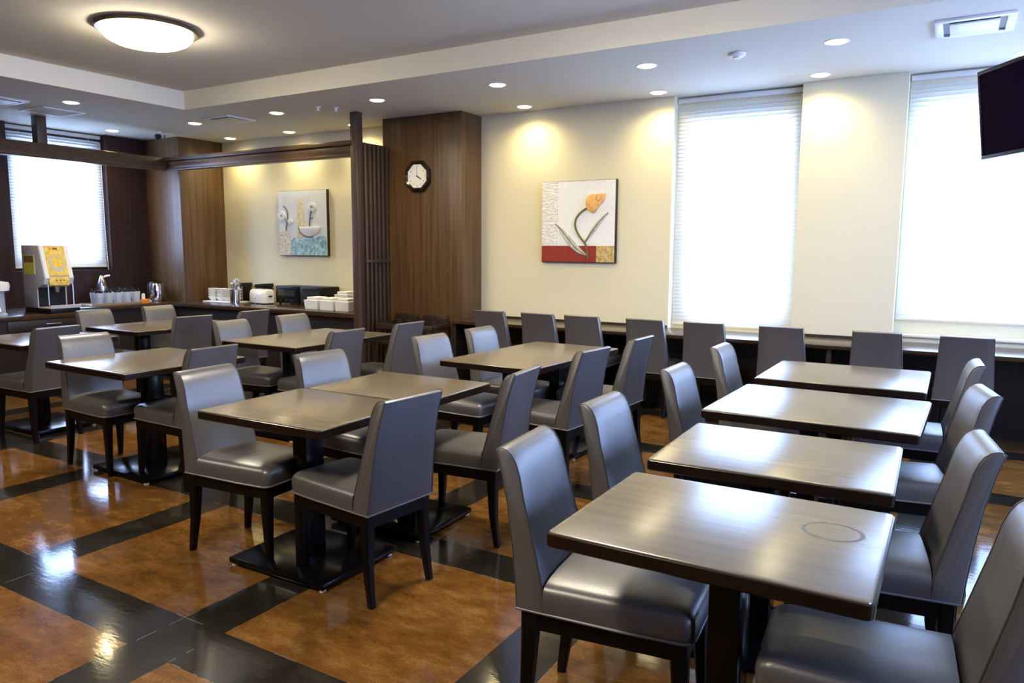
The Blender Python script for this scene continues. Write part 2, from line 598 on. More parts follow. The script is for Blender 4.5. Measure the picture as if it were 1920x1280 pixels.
# ------------------------------------------------------------------ pillars
bm = bm_new()
add_box(bm, -5.40, -4.37, 6.33, YB, 0, ZC, bevel=.004)
tag(obj('wood_clad_pillar', bm, 'wood_panel'), 'brown wood-clad pillar carrying the octagonal clock', 'pillar')
bm = bm_new()
add_box(bm, XL, -8.48, 6.04, YB, 0, ZC, bevel=.004)
tag(obj('wood_clad_pillar', bm, 'wood_panel'), 'brown wood-clad pillar in the far left corner behind the buffet', 'pillar')

# ------------------------------------------------------------------ timber frame round the buffet
tf = thing('timber_screen_frame', 'dark timber frame with overhead beams, post and slatted screen around the buffet', 'screen', (-5.37, 5.89, 0))


def rel(bm, ox=5.37, oy=-5.89):
    bmesh.ops.translate(bm, vec=(ox, oy, 0), verts=bm.verts[:])
    return bm


bm = bm_new()
add_box(bm, -5.42, -5.33, 5.845, 5.935, 0, ZC, bevel=.004)
obj('post', rel(bm), 'timber', tf)
bm = bm_new()     # right-hand beam: deep rail with a groove and a lip
add_box(bm, -8.46, -5.42, 5.85, 5.93, 2.385, 2.465, bevel=.004)
add_box(bm, -8.46, -5.42, 5.83, 5.95, 2.475, 2.52, bevel=.004)
add_box(bm, -8.46, -5.42, 5.87, 5.91, 2.465, 2.475)
add_box(bm, -8.46, -5.42, 5.84, 5.94, 2.36, 2.385, bevel=.003)
obj('beam', rel(bm), 'timber_h', tf)
bm = bm_new()     # left-hand beam
add_box(bm, -8.58, -8.46, -3.15, 5.95, 2.36, 2.515, bevel=.004)
add_box(bm, -8.455, -8.44, -3.15, 5.83, 2.375, 2.40)
obj('beam', rel(bm), 'timber_h', tf)
bm = bm_new()
add_box(bm, -8.575, -8.465, 4.36, 4.46, 2.515, ZC, bevel=.004)
obj('hanger_post', rel(bm), 'timber', tf)
bm = bm_new()
add_tube(bm, [(-8.52, 5.89, 2.515), (-8.52, 5.89, ZC)], .008, 8)
obj('hanger_rod', rel(bm), 'timber', tf)
sc = bm_new()
add_box(sc, -5.385, -5.355, 5.935, 6.33, 0.0, 2.51, bevel=.002)
lat = obj('screen_panel', rel(sc), 'timber', tf)
for k in range(6):
    y = 5.955 + k * .066
    bm = bm_new()
    add_box(bm, -5.353, -5.318, y, y + .034, 0.02, 2.49, bevel=.006)
    obj('slat', rel(bm), 'timber', lat)
bm = bm_new()
add_box(bm, -5.348, -5.312, 5.94, 6.327, 1.27, 1.30, bevel=.003)
obj('cross_rail', rel(bm), 'timber', lat)

# ------------------------------------------------------------------ clock
ck = thing('wall_clock', 'dark octagonal wall clock on the wood-clad pillar', 'clock', (-4.915, 6.33, 2.175))


def ngon(r, n=8, off=PI / 8):
    return [(r * math.cos(2 * PI * k / n + off), r * math.sin(2 * PI * k / n + off)) for k in range(n)]


bm = bm_new()
R0, R1, R2 = .172, .150, .128
for y0, ra, y1, rb in ((0, R0, -.028, R0), (-.028, R0, -.045, R1), (-.045, R1, -.030, R2)):
    A = ngon(ra)
    B = ngon(rb)
    va = [bm.verts.new((p[0], y0, p[1])) for p in A]
    vb = [bm.verts.new((p[0], y1, p[1])) for p in B]
    for k in range(8):
        bm.faces.new((va[k], va[(k + 1) % 8], vb[(k + 1) % 8], vb[k]))
bmesh.ops.remove_doubles(bm, verts=bm.verts[:], dist=1e-4)
obj('frame', bm, 'clock_frame', ck)
bm = bm_new()
add_prism(bm, ngon(.132), -.031, -.004)
obj('dial', bm, 'clock_face', ck)


def text_mesh(body, size, name, mat, parent, loc, rx=PI / 2, rz=0, align='CENTER', ext=.0006):
    cu = bpy.data.curves.new(name, 'FONT')
    cu.body = body
    cu.size = size
    cu.align_x = align
    cu.align_y = 'CENTER'
    cu.extrude = ext
    t = bpy.data.objects.new(name + '_tmp', cu)
    COL.objects.link(t)
    dg = bpy.context.evaluated_depsgraph_get()
    me = bpy.data.meshes.new_from_object(t.evaluated_get(dg))
    bpy.data.objects.remove(t)
    me.transform(Matrix.Translation(loc) @ Matrix.Rotation(rz, 4, 'Z') @ Matrix.Rotation(rx, 4, 'X'))
    return me


bm = bm_new()
for h in range(1, 13):
    a = PI / 2 - h * PI / 6
    me = text_mesh(str(h), .034, 'numeral', None, None, (.100 * math.cos(a), -.0318, .100 * math.sin(a)))
    bm.from_mesh(me)
    bpy.data.meshes.remove(me)
obj('numerals', bm, 'grey_ink', ck, 0)
for nm, ang, ln, wd, y in (('hour_hand', PI / 2 - 4 * PI / 6, .062, .006, -.0335), ('minute_hand', PI / 2, .088, .0035, -.0345)):
    bm = bm_new()
    mtx = Matrix.Rotation(-(ang), 4, 'Y')
    add_box(bm, -.012, ln, y, y + .001, -wd, wd, mat=mtx)
    obj(nm, bm, 'ink' if nm == 'hour_hand' else 'grey_ink', ck, 0)
bm = bm_new()
mtx = Matrix.Rotation(PI / 2, 4, 'X')
add_lathe(bm, [(.006, 0), (.006, .006)], 12)
bmesh.ops.transform(bm, matrix=Matrix.Translation((0, -.031, 0)) @ mtx, verts=bm.verts[:])
obj('hub', bm, 'ink', ck)


# ------------------------------------------------------------------ pictures
def stroke(bm, pts, widths, y0, y1):
    """flat ribbon with thickness along a polyline in (x, z)"""
    n = len(pts)
    L_, R_ = [], []
    for i in range(n):
        p0 = Vector(pts[max(i - 1, 0)])
        p1 = Vector(pts[min(i + 1, n - 1)])
        d = (p1 - p0).normalized()
        nn = Vector((-d.y, d.x))
        L_.append(Vector(pts[i]) + nn * widths[i])
        R_.append(Vector(pts[i]) - nn * widths[i])
    add_prism(bm, [tuple(p) for p in L_ + R_[::-1]], y0, y1)


def bez(p0, p1, p2, p3, n=12):
    out = []
    for i in range(n + 1):
        t = i / n
        a = (1 - t) ** 3
        b_ = 3 * t * (1 - t) ** 2
        c = 3 * t * t * (1 - t)
        d = t ** 3
        out.append((a * p0[0] + b_ * p1[0] + c * p2[0] + d * p3[0], a * p0[1] + b_ * p1[1] + c * p2[1] + d * p3[1]))
    return out


# tulip picture, 0.80 x 0.80 (x 0..0.805 right, z 0..0.795 up)
tp = thing('relief_picture', 'square relief picture of an orange tulip with red band on the cream wall', 'picture', (-3.618, YB, 1.293))
PW, PH = .805, .795
bm = bm_new()
add_box(bm, 0, PW, -.035, 0, 0, PH, bevel=.002)
obj('canvas', bm, 'canvas_edge', tp)


def band(name, mat, x0, x1, z0, z1, t=.0385, par=None):
    bm = bm_new()
    add_box(bm, x0, x1, -t, -.034, z0, z1)
    return obj(name, bm, mat, par, 0)


band('white_ground', 'canvas_white', .19, PW - .012, .165, PH - .004, par=tp)
band('plaster_strip', 'canvas_rough', .004, .19, .165, PH - .004, .042, tp)
band('red_band', 'canvas_red', .004, .605, .006, .165, .040, tp)
band('gold_square', 'canvas_gold', .605, PW - .012, .006, .165, .041, tp)
SX, SZ = PW / 960, PH / 1100          # picture crop: x 145..1110, y 150..1225 (top)


def pp(x, y):
    return ((x - 145) / 965 * PW, PH - (y - 140 - (x - 145) * -.03) / 1085 * PH)


bm = bm_new()
st = bez(pp(740, 490), pp(560, 600), pp(540, 740), pp(720, 940), 16) + bez(pp(720, 940), pp(755, 1000), pp(765, 1060), pp(765, 1160), 6)[1:]
stroke(bm, st, [.008] * len(st), -.050, -.038)
obj('stem', bm, 'stem', tp)
bm = bm_new()
lf = bez(pp(335, 700), pp(470, 800), pp(560, 1050), pp(770, 1110), 14)
stroke(bm, lf, [.003 + .030 * math.sin(PI * min(1, (i + .3) / 14) ** 1.3) for i in range(15)], -.046, -.038)
obj('leaf', bm, 'leaf', tp)
bm = bm_new()
stroke(bm, lf, [.003] * 15, -.049, -.040)
lf2 = bez(pp(728, 930), pp(800, 830), pp(850, 700), pp(1015, 545), 14)
obj('leaf_vein', bm, 'stem', tp)
bm = bm_new()
stroke(bm, lf2, [.003 + .018 * math.sin(PI * (i + .3) / 15) for i in range(15)], -.046, -.038)
obj('leaf', bm, 'leaf', tp)
bm = bm_new()
stroke(bm, lf2, [.006 * (1 - i / 15) + .001 for i in range(15)], -.049, -.040)
obj('leaf_vein', bm, 'stem', tp)
bm = bm_new()
out = [pp(x, y) for x, y in ((740, 480), (728, 420), (740, 360), (770, 318), (815, 300), (850, 312), (880, 300), (930, 298), (985, 296), (970, 350), (955, 400), (920, 430), (885, 460), (870, 510), (840, 540), (805, 545), (770, 520))]
add_prism(bm, out, -.056, -.038, bevel=.006)
obj('tulip_head', bm, 'tulip', tp)
bm = bm_new()
fold = [pp(x, y) for x, y in ((880, 315), (865, 345), (870, 380), (900, 395), (925, 350))]
stroke(bm, fold, [.004, .006, .007, .006, .002], -.058, -.05)
obj('petal_fold', bm, 'tulip_dark', tp)

# vase picture
vp = thing('relief_picture', 'pale blue relief picture of white flowers in vases above the toasters', 'picture', (-7.405, YB, 1.328), 0)
PW2, PH2 = .835, .80
bm = bm_new()
add_box(bm, 0, PW2, -.045, 0, 0, PH2, bevel=.002)
obj('canvas', bm, 'canvas_edge', vp)


def qq(x, y):
    return ((x - 150) / 745 * PW2, PH2 - (y - 150) / 1045 * PH2)


def band2(name, mat, x0, y0, x1, y1, t):
    a, b_ = qq(x0, y1), qq(x1, y0)
    bm = bm_new()
    add_box(bm, a[0], b_[0], -t, -.044, a[1], b_[1])
    return obj(name, bm, mat, vp, 0)


band2('pale_ground', 'canvas_blue_white', 155, 155, 893, 1190, .048)
band2('speckled_vase', 'canvas_speck', 165, 800, 335, 1185, .055)
bm = bm_new()
sea = [qq(x, y) for x, y in ((345, 1185), (345, 960), (400, 900), (470, 940), (560, 930), (640, 915), (730, 925), (760, 885), (830, 880), (880, 900), (893, 1185))]
add_prism(bm, sea, -.053, -.046)
obj('teal_ground', bm, 'canvas_teal', vp, 0)
bm = bm_new()
tr = [qq(x, y) for x, y in ((440, 910), (435, 700), (455, 480), (470, 300), (520, 285), (545, 420), (560, 600), (575, 800), (590, 910))]
add_prism(bm, tr, -.052, -.046)
obj('yellow_tree', bm, 'canvas_yellow', vp, 0)
bm = bm_new()
bw = [qq(480, 735)] + [qq(645 + 160 * math.cos(a), 735 + 150 * math.sin(a)) for a in [PI - k * PI / 12 for k in range(13)]]
add_prism(bm, bw[1:], -.064, -.046, bevel=.004)
obj('white_bowl', bm, 'petal', vp)
bm = bm_new()
rim = [qq(645 + 172 * math.cos(a), 737 + 162 * math.sin(a)) for a in [PI - k * PI / 14 for k in range(9)]]
stroke(bm, rim, [.008] * len(rim), -.058, -.046)
obj('bowl_shadow_line', bm, 'grey_stem', vp)
bm = bm_new()
s1 = bez(qq(637, 725), qq(640, 620), qq(650, 560), qq(668, 480), 8)
stroke(bm, s1, [.008] * 9, -.056, -.046)
s2 = bez(qq(640, 610), qq(660, 610), qq(680, 600), qq(690, 580), 4)
stroke(bm, s2, [.006] * 5, -.055, -.046)
obj('stem', bm, 'grey_stem', vp)
bm = bm_new()
s1 = bez(qq(272, 795), qq(280, 640), qq(360, 480), qq(240, 390), 12)
stroke(bm, s1, [.007] * 13, -.056, -.046)
s2 = bez(qq(280, 650), qq(275, 630), qq(265, 615), qq(262, 595), 4)
stroke(bm, s2, [.005] * 5, -.055, -.046)
obj('stem', bm, 'grey_stem', vp)
for (cx_, cz_, r, eye) in ((682, 415, 62, 22), (212, 545, 62, 16), (340, 640, 38, 0)):
    bm = bm_new()
    for k in range(6):
        a = k * PI / 3 + .3
        pts = [qq(cx_ + r * .55 * math.cos(a) + r * .45 * math.cos(b_), cz_ + r * .62 * math.sin(a) + r * .5 * math.sin(b_)) for b_ in [j * 2 * PI / 10 for j in range(10)]]
        add_prism(bm, pts, -.058 - .0006 * k, -.046)
    f = obj('flower', bm, 'petal', vp)
    if eye:
        bm = bm_new()
        add_prism(bm, [qq(cx_ + eye * math.cos(b_), cz_ + eye * math.sin(b_)) for b_ in [j * 2 * PI / 12 for j in range(12)]], -.063, -.05)
        obj('flower_eye', bm, 'flower_eye', f)

# ------------------------------------------------------------------ ceiling fittings
def downlight(x, y, label, spot=True, power=1.0):
    t = thing('downlight', label, 'ceiling light', (x, y, ZC), 0, 'recessed warm downlights')
    bm = bm_new()
    add_lathe(bm, [(.064, .0), (.078, -.004), (.082, -.002), (.082, 0)], 28, cap0=False, cap1=False)
    obj('trim_ring', bm, 'white', t)
    bm = bm_new()
    add_lathe(bm, [(.065, -.0005), (.052, -.008), (.02, -.012)], 24)
    obj('lens', bm, 'bulb', t)
    l = bpy.data.lights.new('bulb', 'SPOT')
    l.energy = SPOT_W * power
    l.color = WARM
    l.spot_size = math.radians(158)
    l.spot_blend = 1.0
    l.shadow_soft_size = 0.04
    o = bpy.data.objects.new('bulb', l)
    COL.objects.link(o)
    o.parent = t
    o.location = (0, 0, -.03)
    return t


ROW1 = [(-7.43, 'downlight over the buffet, left of the square ceiling vent'),
        (-6.12, 'downlight just right of the square ceiling vent'),
        (-4.77, 'downlight above the clock pillar, nearest the timber post'),
        (-3.44, 'downlight of the front row in front of the tulip picture'),
        (-2.11, 'downlight of the front row left of the smoke detector'),
        (-0.78, 'downlight of the front row right of the smoke detector'),
        (0.55, 'front row downlight beyond the air vent')]
ROW2 = [(-8.03, 'wall-side downlight nearest the corner pillar'),
        (-6.97, 'wall-side downlight above the vase picture'),
        (-5.93, 'wall-side downlight hidden behind the timber post'),
        (-3.72, 'wall-side downlight above the tulip picture'),
        (-2.36, 'wall-side downlight at the left edge of the nearer blind'),
        (-1.02, 'wall-side downlight between the two blinds'),
        (0.33, 'wall-side downlight above the television')]
for x, lb_ in ROW1[:6]:
    downlight(x, 5.52, lb_)
for x, lb_ in ROW2:
    downlight(x, 6.47, lb_)
downlight(-7.43, 4.157, 'downlight of the left soffit beside the square hatch')
downlight(-8.76, 5.37, 'downlight close to the left wall near the camera dome')

# dome ceiling lamps in the coffer: one in view, three more of the same set beyond the frame
def dome_lamp(x, y, label):
    lm = thing('ceiling_lamp', label, 'ceiling light', (x, y, ZT), 0, 'round dome lamps in the coffer')
    bm = bm_new()
    add_lathe(bm, [(.30, 0), (.335, -.005), (.345, -.02), (.335, -.032), (.30, -.035)], 48)
    obj('rim', bm, 'bronze', lm)
    bm = bm_new()
    add_lathe(bm, [(.305, -.033), (.30, -.055), (.275, -.085), (.22, -.112), (.14, -.130), (.05, -.137)], 48)
    obj('diffuser', bm, 'diffuser', lm)
    l = bpy.data.lights.new('bulb', 'AREA')
    l.shape = 'DISK'
    l.size = .40
    l.energy = DOME_LIGHT
    l.color = DOME
    o = bpy.data.objects.new('bulb', l)
    COL.objects.link(o)
    o.parent = lm
    o.location = (0, 0, -.142)


dome_lamp(-5.10, 3.43, 'round white dome ceiling lamp with bronze rim in the coffer')
dome_lamp(-1.75, 3.43, 'dome ceiling lamp of the coffer above the right table row, out of frame')
dome_lamp(-5.10, 0.10, 'dome ceiling lamp of the coffer to the left of the camera, out of frame')
dome_lamp(-1.75, 0.10, 'dome ceiling lamp of the coffer above the camera, out of frame')

# smoke detector, speaker, sprinklers, camera
sd = thing('smoke_detector', 'small round white smoke detector on the soffit between two downlights', 'smoke detector', (-1.43, 5.50, ZC))
bm = bm_new()
add_lathe(bm, [(.06, 0), (.06, -.012), (.045, -.022), (.02, -.024)], 24)
obj('housing', bm, 'white', sd)
bm = bm_new()
add_lathe(bm, [(.03, -.022), (.026, -.034), (.012, -.036)], 20)
obj('sensor', bm, 'ivory', sd)
bm = bm_new()
add_lathe(bm, [(.07, 0), (.07, -.006), (.06, -.008), (.015, -.008)], 24, loc=(-7.41, 4.81, ZC))
tag(obj('ceiling_speaker', bm, 'ceiling'), 'flat round cover plate on the soffit near the coffer corner', 'cover plate')
for x, y, lb_ in ((-5.494, 5.48, 'small white sprinkler head, left of the pair by the timber post'), (-5.371, 5.60, 'small white sprinkler head, right of the pair by the timber post')):
    bm = bm_new()
    add_lathe(bm, [(.028, 0), (.026, -.006), (.010, -.012), (.008, -.03), (.020, -.034), (.018, -.038)], 16, loc=(x, y, ZC))
    tag(obj('sprinkler', bm, 'white'), lb_, 'sprinkler', 'ceiling sprinkler heads')
cc = thing('security_camera', 'small white security camera on the ceiling by the corner pillar', 'camera', (-8.36, 5.69, ZC))
bm = bm_new()
add_lathe(bm, [(.045, 0), (.045, -.02), (.03, -.03)], 20)
obj('mount', bm, 'white', cc)
bm = bm_new()
add_lathe(bm, [(.03, -.028), (.04, -.045), (.036, -.07), (.012, -.085)], 20)
obj('lens_dome', bm, 'black', cc)


def vent(name, label, x, y, w, d, rz=0, kind='slot'):
    t = thing(name, label, 'vent', (x, y, ZC), rz)
    bm = bm_new()
    f = .045
    add_box(bm, -w / 2, w / 2, -d / 2, -d / 2 + f, -.014, 0, bevel=.002)
    add_box(bm, -w / 2, w / 2, d / 2 - f, d / 2, -.014, 0, bevel=.002)
    add_box(bm, -w / 2, -w / 2 + f, -d / 2 + f, d / 2 - f, -.014, 0, bevel=.002)
    add_box(bm, w / 2 - f, w / 2, -d / 2 + f, d / 2 - f, -.014, 0, bevel=.002)
    obj('frame', bm, 'white', t)
    bm = bm_new()
    add_box(bm, -w / 2 + f, w / 2 - f, -d / 2 + f, d / 2 - f, -.003, 0)
    obj('duct_opening', bm, 'grille_dark', t, 0)
    bm = bm_new()
    s = .035
    add_box(bm, -w / 2 + f + s, w / 2 - f - s, -d / 2 + f + s, d / 2 - f - s * .5, -.020, -.010, bevel=.003)
    obj('panel', bm, 'white' if kind != 'ivory' else 'ivory', t)
    return t


vent('air_vent', 'white square air vent on the soffit above the right-hand blind', 0.0, 5.53, .42, .42)
vent('air_vent', 'beige square air vent on the soffit over the buffet counter', -6.85, 5.51, .42, .38, 0, 'ivory')
vent('air_conditioner', 'white ceiling air conditioner grille at the left edge of the photo', -7.98, 3.66, .56, .52)
hp = thing('access_hatch', 'flat white-edged access hatch on the soffit by the short hanging post', 'hatch', (-8.09, 4.335, ZC))
bm = bm_new()
for a in ((-.23, .23, -.21, -.195), (-.23, .23, .195, .21), (-.23, -.205, -.195, .195), (.205, .23, -.195, .195)):
    add_box(bm, a[0], a[1], a[2], a[3], -.006, 0)
obj('frame', bm, 'white', hp, 0)
bm = bm_new()
add_box(bm, -.205, .205, -.195, .195, -.003, 0)
obj('panel', bm, 'ceiling', hp, 0)

# television
tvw, tvh = .95, .47
pl = Vector((0, 0, CAM_H)) + ray(1833, 138) * 3.75
pb = Vector((0, 0, CAM_H)) + ray(1843, 298) * 3.75
th = math.radians(-58.6)
tv = thing('television', 'dark flat television hanging at the upper right, tilted down', 'television', (0, 0, 0))
tvh = (pl - pb).length
ux = Vector((math.cos(th), math.sin(th), 0))
cz = (pl + pb) / 2 + ux * tvw / 2
tv.location = cz
tv.rotation_euler = (math.radians(7.5), 0, th)
bm = bm_new()
b0 = .018
for a in ((-tvw / 2, tvw / 2, -tvh / 2, -tvh / 2 + b0), (-tvw / 2, tvw / 2, tvh / 2 - b0, tvh / 2), (-tvw / 2, -tvw / 2 + b0, -tvh / 2 + b0, tvh / 2 - b0), (tvw / 2 - b0, tvw / 2, -tvh / 2 + b0, tvh / 2 - b0)):
    add_box(bm, a[0], a[1], -.006, .03, a[2], a[3], bevel=.002)
obj('bezel', bm, 'tv_black', tv)
bm = bm_new()
add_box(bm, -tvw / 2 + b0, tvw / 2 - b0, -.001, .01, -tvh / 2 + b0, tvh / 2 - b0)
obj('screen', bm, 'tv_screen', tv, 0)
bm = bm_new()
add_box(bm, -tvw / 2 + .01, tvw / 2 - .01, .03, .075, -tvh / 2 + .02, tvh / 2 - .02, bevel=.012)
obj('back_cover', bm, 'tv_black', tv)
bm = bm_new()
add_tube(bm, [(0.1, .10, 0), (0.1, .10, ZT - cz.z - .0)], .025, 12)
add_box(bm, 0.0, .2, .07, .10, -.1, .1)
obj('ceiling_bracket', bm, 'black', tv)

# ------------------------------------------------------------------ window counter
wc = thing('window_counter', 'long dark wooden counter running under the windows', 'counter', (-2.0, 6.4, 0))


def relw(bm):
    bmesh.ops.translate(bm, vec=(2.0, -6.4, 0), verts=bm.verts[:])
    return bm


bm = bm_new()
add_box(bm, -4.37, XR, 6.11, YB, .668, .70, bevel=.004)
obj('worktop', relw(bm), 'counter_wood', wc)
for a, b_ in ((-4.365, -2.29), (-1.18, -.41), (.755, 1.49)):
    bm = bm_new()
    add_box(bm, a, b_, YB - .022, YB, .70, .718)
    obj('upstand', relw(bm), 'counter_dark', wc)
bm = bm_new()
add_box(bm, -4.365, XR, YB - .03, YB, 0, .668)
obj('back_panel', relw(bm), 'counter_dark', wc)
for x in (-4.35, -2.83, -0.80, 1.0, 2.5):
    bm = bm_new()
    add_box(bm, x - .02, x + .02, 6.16, YB - .03, 0, .668, bevel=.003)
    obj('support_panel', relw(bm), 'counter_dark', wc)

# ------------------------------------------------------------------ buffet counter
BZ = .735
bc = thing('buffet_counter', 'dark wooden L-shaped buffet counter along the far left walls', 'counter', (-8.4, 5.8, 0))


def relb(bm):
    bmesh.ops.translate(bm, vec=(8.4, -5.8, 0), verts=bm.verts[:])
    return bm


bm = bm_new()
add_box(bm, -8.478, -5.425, 5.83, 6.698, BZ - .045, BZ, bevel=.003)
obj('worktop', relb(bm), 'counter_wood', bc)
bm = bm_new()
add_box(bm, XL + .002, -8.478, 4.62, 6.038, BZ - .045, BZ, bevel=.003)
obj('worktop', relb(bm), 'counter_wood', bc)
bm = bm_new()
add_box(bm, XL + .002, -7.95, 2.2, 4.62, BZ - .045, BZ, bevel=.003)
obj('worktop', relb(bm), 'counter_wood', bc)
bm = bm_new()
add_box(bm, -8.47, -5.43, 5.88, 5.90, 0, BZ - .045)
add_box(bm, -8.55, -8.53, 4.6, 5.9, 0, BZ - .045)
add_box(bm, -8.00, -7.98, 2.2, 4.6, 0, BZ - .045)
add_box(bm, -8.55, -8.0, 4.58, 4.6, 0, BZ - .045)
obj('front_panel', relb(bm), 'counter_dark', bc, 0)
bm = bm_new()
add_box(bm, -7.98, -7.965, 3.70, 4.45, .56, .68, bevel=.002)
dr = obj('drawer', relb(bm), 'counter_dark', bc)
bm = bm_new()
add_box(bm, -7.965, -7.945, 4.05, 4.20, .628, .640, bevel=.003)
obj('handle', relb(bm), 'steel', dr)

# ------------------------------------------------------------------ things on the buffet
# soup machine; local frame: front faces +x
sm = thing('soup_machine', 'grey soup dispenser with a yellow soup poster on the buffet', 'soup machine', (-8.22, 4.26, BZ), 0)
hw = .150
bm = bm_new()
add_prism(bm, [(-.24, .05), (.02, .05), (.02, .26), (.16, .30), (.18, .36), (.09, .70), (-.24, .70)], -hw, hw, bevel=.006)
obj('body', bm, 'grey_body', sm)
bm = bm_new()
add_box(bm, -.24, .26, -hw, hw, 0, .05, bevel=.004)
obj('base', bm, 'black', sm)
bm = bm_new()
add_box(bm, .021, .032, -hw + .012, hw - .02, .06, .262)
obj('cup_bay', bm, 'black', sm, 0)
bm = bm_new()
add_prism(bm, [(.05, .05), (.26, .05), (.28, .085), (.262, .085), (.25, .062), (.05, .062)], -hw - .005, hw + .005)
obj('drip_tray', bm, 'white', sm)
bm = bm_new()
add_tube(bm, [(.20, -hw + .02, .08), (.20, -hw + .02, .30)], .006, 8)
add_tube(bm, [(.20, hw - .03, .08), (.20, hw - .03, .30)], .006, 8)
obj('tray_rail', bm, 'steel', sm)
bm = bm_new()
add_lathe(bm, [(.045, .0), (.045, -.02), (.028, -.045), (.02, -.075), (.02, -.085)], 16, loc=(.12, 0, .300))
obj('nozzle', bm, 'steel', sm)
# slanted front door with poster: slope from (.18,.36) to (.09,.70)
slope = math.atan2(.09, .34)
mt = Matrix.Translation((.18, 0, .36)) @ Matrix.Rotation(-slope, 4, 'Y')
for a, b_ in ((-hw + .008, -hw + .05), (hw - .05, hw - .008)):
    bm = bm_new()
    add_box(bm, 0, .008, a, b_, .0, .345, mat=mt)
    obj('door_trim', bm, 'white', sm)
bm = bm_new()
add_box(bm, .001, .010, -hw + .052, hw - .052, .025, .34, mat=mt)
po = obj('soup_poster', bm, 'yellow', sm, 0)
bm = bm_new()
ell = [(.004 + .078 * math.cos(a), .155 + .085 * math.sin(a)) for a in [k * 2 * PI / 24 for k in range(24)]]
add_prism(bm, ell, .010, .012, axis='X')
bmesh.ops.transform(bm, matrix=mt, verts=bm.verts[:])
obj('bowl_print', bm, 'bowl_band', po, 0)
bm = bm_new()
ell = [(.008 + .062 * math.cos(a), .165 + .064 * math.sin(a)) for a in [k * 2 * PI / 24 for k in range(24)]]
add_prism(bm, ell, .012, .0135, axis='X')
bmesh.ops.transform(bm, matrix=mt, verts=bm.verts[:])
obj('soup_print', bm, 'soup', po, 0)
bm = bm_new()
for k, (a, b_) in enumerate(((-.012, .006), (.010, .028))):
    add_box(bm, .010, .0115, a, b_, .303, .322, mat=mt)
obj('poster_lettering', bm, 'ink', po, 0)
bm = bm_new()
add_box(bm, .010, .0115, -.055, -.020, .303, .322, mat=mt)
obj('poster_lettering', bm, 'orange', po, 0)
bm = bm_new()
add_box(bm, .165, .186, -hw + .045, hw - .055, .285, .372, bevel=.004)
sb = obj('selection_panel', bm, 'yellow', sm)
bm = bm_new()
for yy in (-.035, .005, .04):
    add_box(bm, .185, .190, yy - .006, yy + .006, .332, .344)
obj('button', bm, 'ink', sb)
bm = bm_new()
add_box(bm, -.20, .01, -hw - .004, -hw + .001, .40, .60)
sk = obj('side_sticker', bm, 'sticker_border', sm, 0)
bm = bm_new()
add_box(bm, -.185, -.005, -hw - .006, -hw - .003, .41, .52)
obj('sticker_print', bm, 'leaf_sticker', sk, 0)
bm = bm_new()
add_box(bm, -.185, -.005, -hw - .006, -hw - .003, .52, .59)
obj('sticker_print', bm, 'sticker_dark', sk, 0)

# clear dispenser at the far left edge
dp = thing('drink_dispenser', 'clear dispenser with a white lid at the left edge of the buffet', 'dispenser', (-8.1, 3.66, BZ))
bm = bm_new()
add_lathe(bm, [(.10, 0), (.10, .02), (.085, .03), (.085, .24), (.09, .25)], 24)
obj('container', bm, 'cup_clear', dp)
bm = bm_new()
add_lathe(bm, [(.088, .25), (.125, .252), (.135, .30), (.125, .335), (.06, .345)], 24)
obj('lid', bm, 'white', dp)
bm = bm_new()
add_lathe(bm, [(.014, 0), (.014, .03), (.008, .04)], 10, loc=(.095, 0, .05))
obj('tap', bm, 'chrome', dp)

# tray with frosted cups of dark cutlery
bm = bm_new()
add_box(bm, -.13, .13, -.34, .34, 0, .012, bevel=.004)
add_box(bm, -.13, -.12, -.34, .34, .012, .026)
add_box(bm, .12, .13, -.34, .34, .012, .026)
tr_ = obj('serving_tray', bm, 'tray', loc=(-8.70, 5.22, BZ))
tr_.rotation_euler = (0, 0, math.radians(2))
tag(tr_, 'long wooden tray holding the frosted cups on the buffet', 'tray')


def cup(x, y, label):
    t = thing('cutlery_cup', label, 'cup', (x, y, BZ + .0125), random.uniform(0, 3), 'frosted cups on the wooden tray')
    bm = bm_new()
    add_lathe(bm, [(.042, 0), (.053, .135), (.052, .137), (.049, .135), (.039, .008)], 20, cap1=True)
    obj('cup', bm, 'cup_clear', t)
    bm = bm_new()
    for k in range(5):
        a = k * 1.256
        add_tube(bm, [(.012 * math.cos(a), .012 * math.sin(a), .01), (.036 * math.cos(a), .036 * math.sin(a), .158 + .014 * (k % 3))], [.007, .012], 6)
    obj('cutlery', bm, 'cutlery_dark', t)


for k, lb_ in enumerate(('leftmost frosted cup in the front row on the tray', 'second frosted cup from the left in the front row on the tray',
                         'third frosted cup from the left in the front row on the tray', 'fourth frosted cup from the left in the front row on the tray',
                         'rightmost frosted cup in the front row, beside the orange card')):
    cup(-8.625, 5.00 + k * .115, lb_)
for k, lb_ in enumerate(('left frosted cup in the rear row on the tray', 'middle frosted cup in the rear row on the tray', 'right frosted cup in the rear row on the tray')):
    cup(-8.755, 5.03 + k * .17, lb_)

# chrome tap at the sink
tpz = thing('water_tap', 'tall grey water tap on the counter behind the cups', 'tap', (-9.02, 5.28, BZ), 0)
bm = bm_new()
add_lathe(bm, [(.055, 0), (.055, .10), (.060, .20), (.045, .27), (.014, .34)], 16)
obj('body', bm, 'steel', tpz)
bm = bm_new()
add_tube(bm, [(0, 0, .25), (.05, -.02, .27), (.09, -.03, .26), (.11, -.03, .22)], .014, 8)
obj('spout', bm, 'chrome', tpz)
bm = bm_new()
add_tube(bm, [(0, 0, .31), (.01, .05, .33), (.02, .09, .335)], .012, 8)
obj('lever', bm, 'white', tpz)

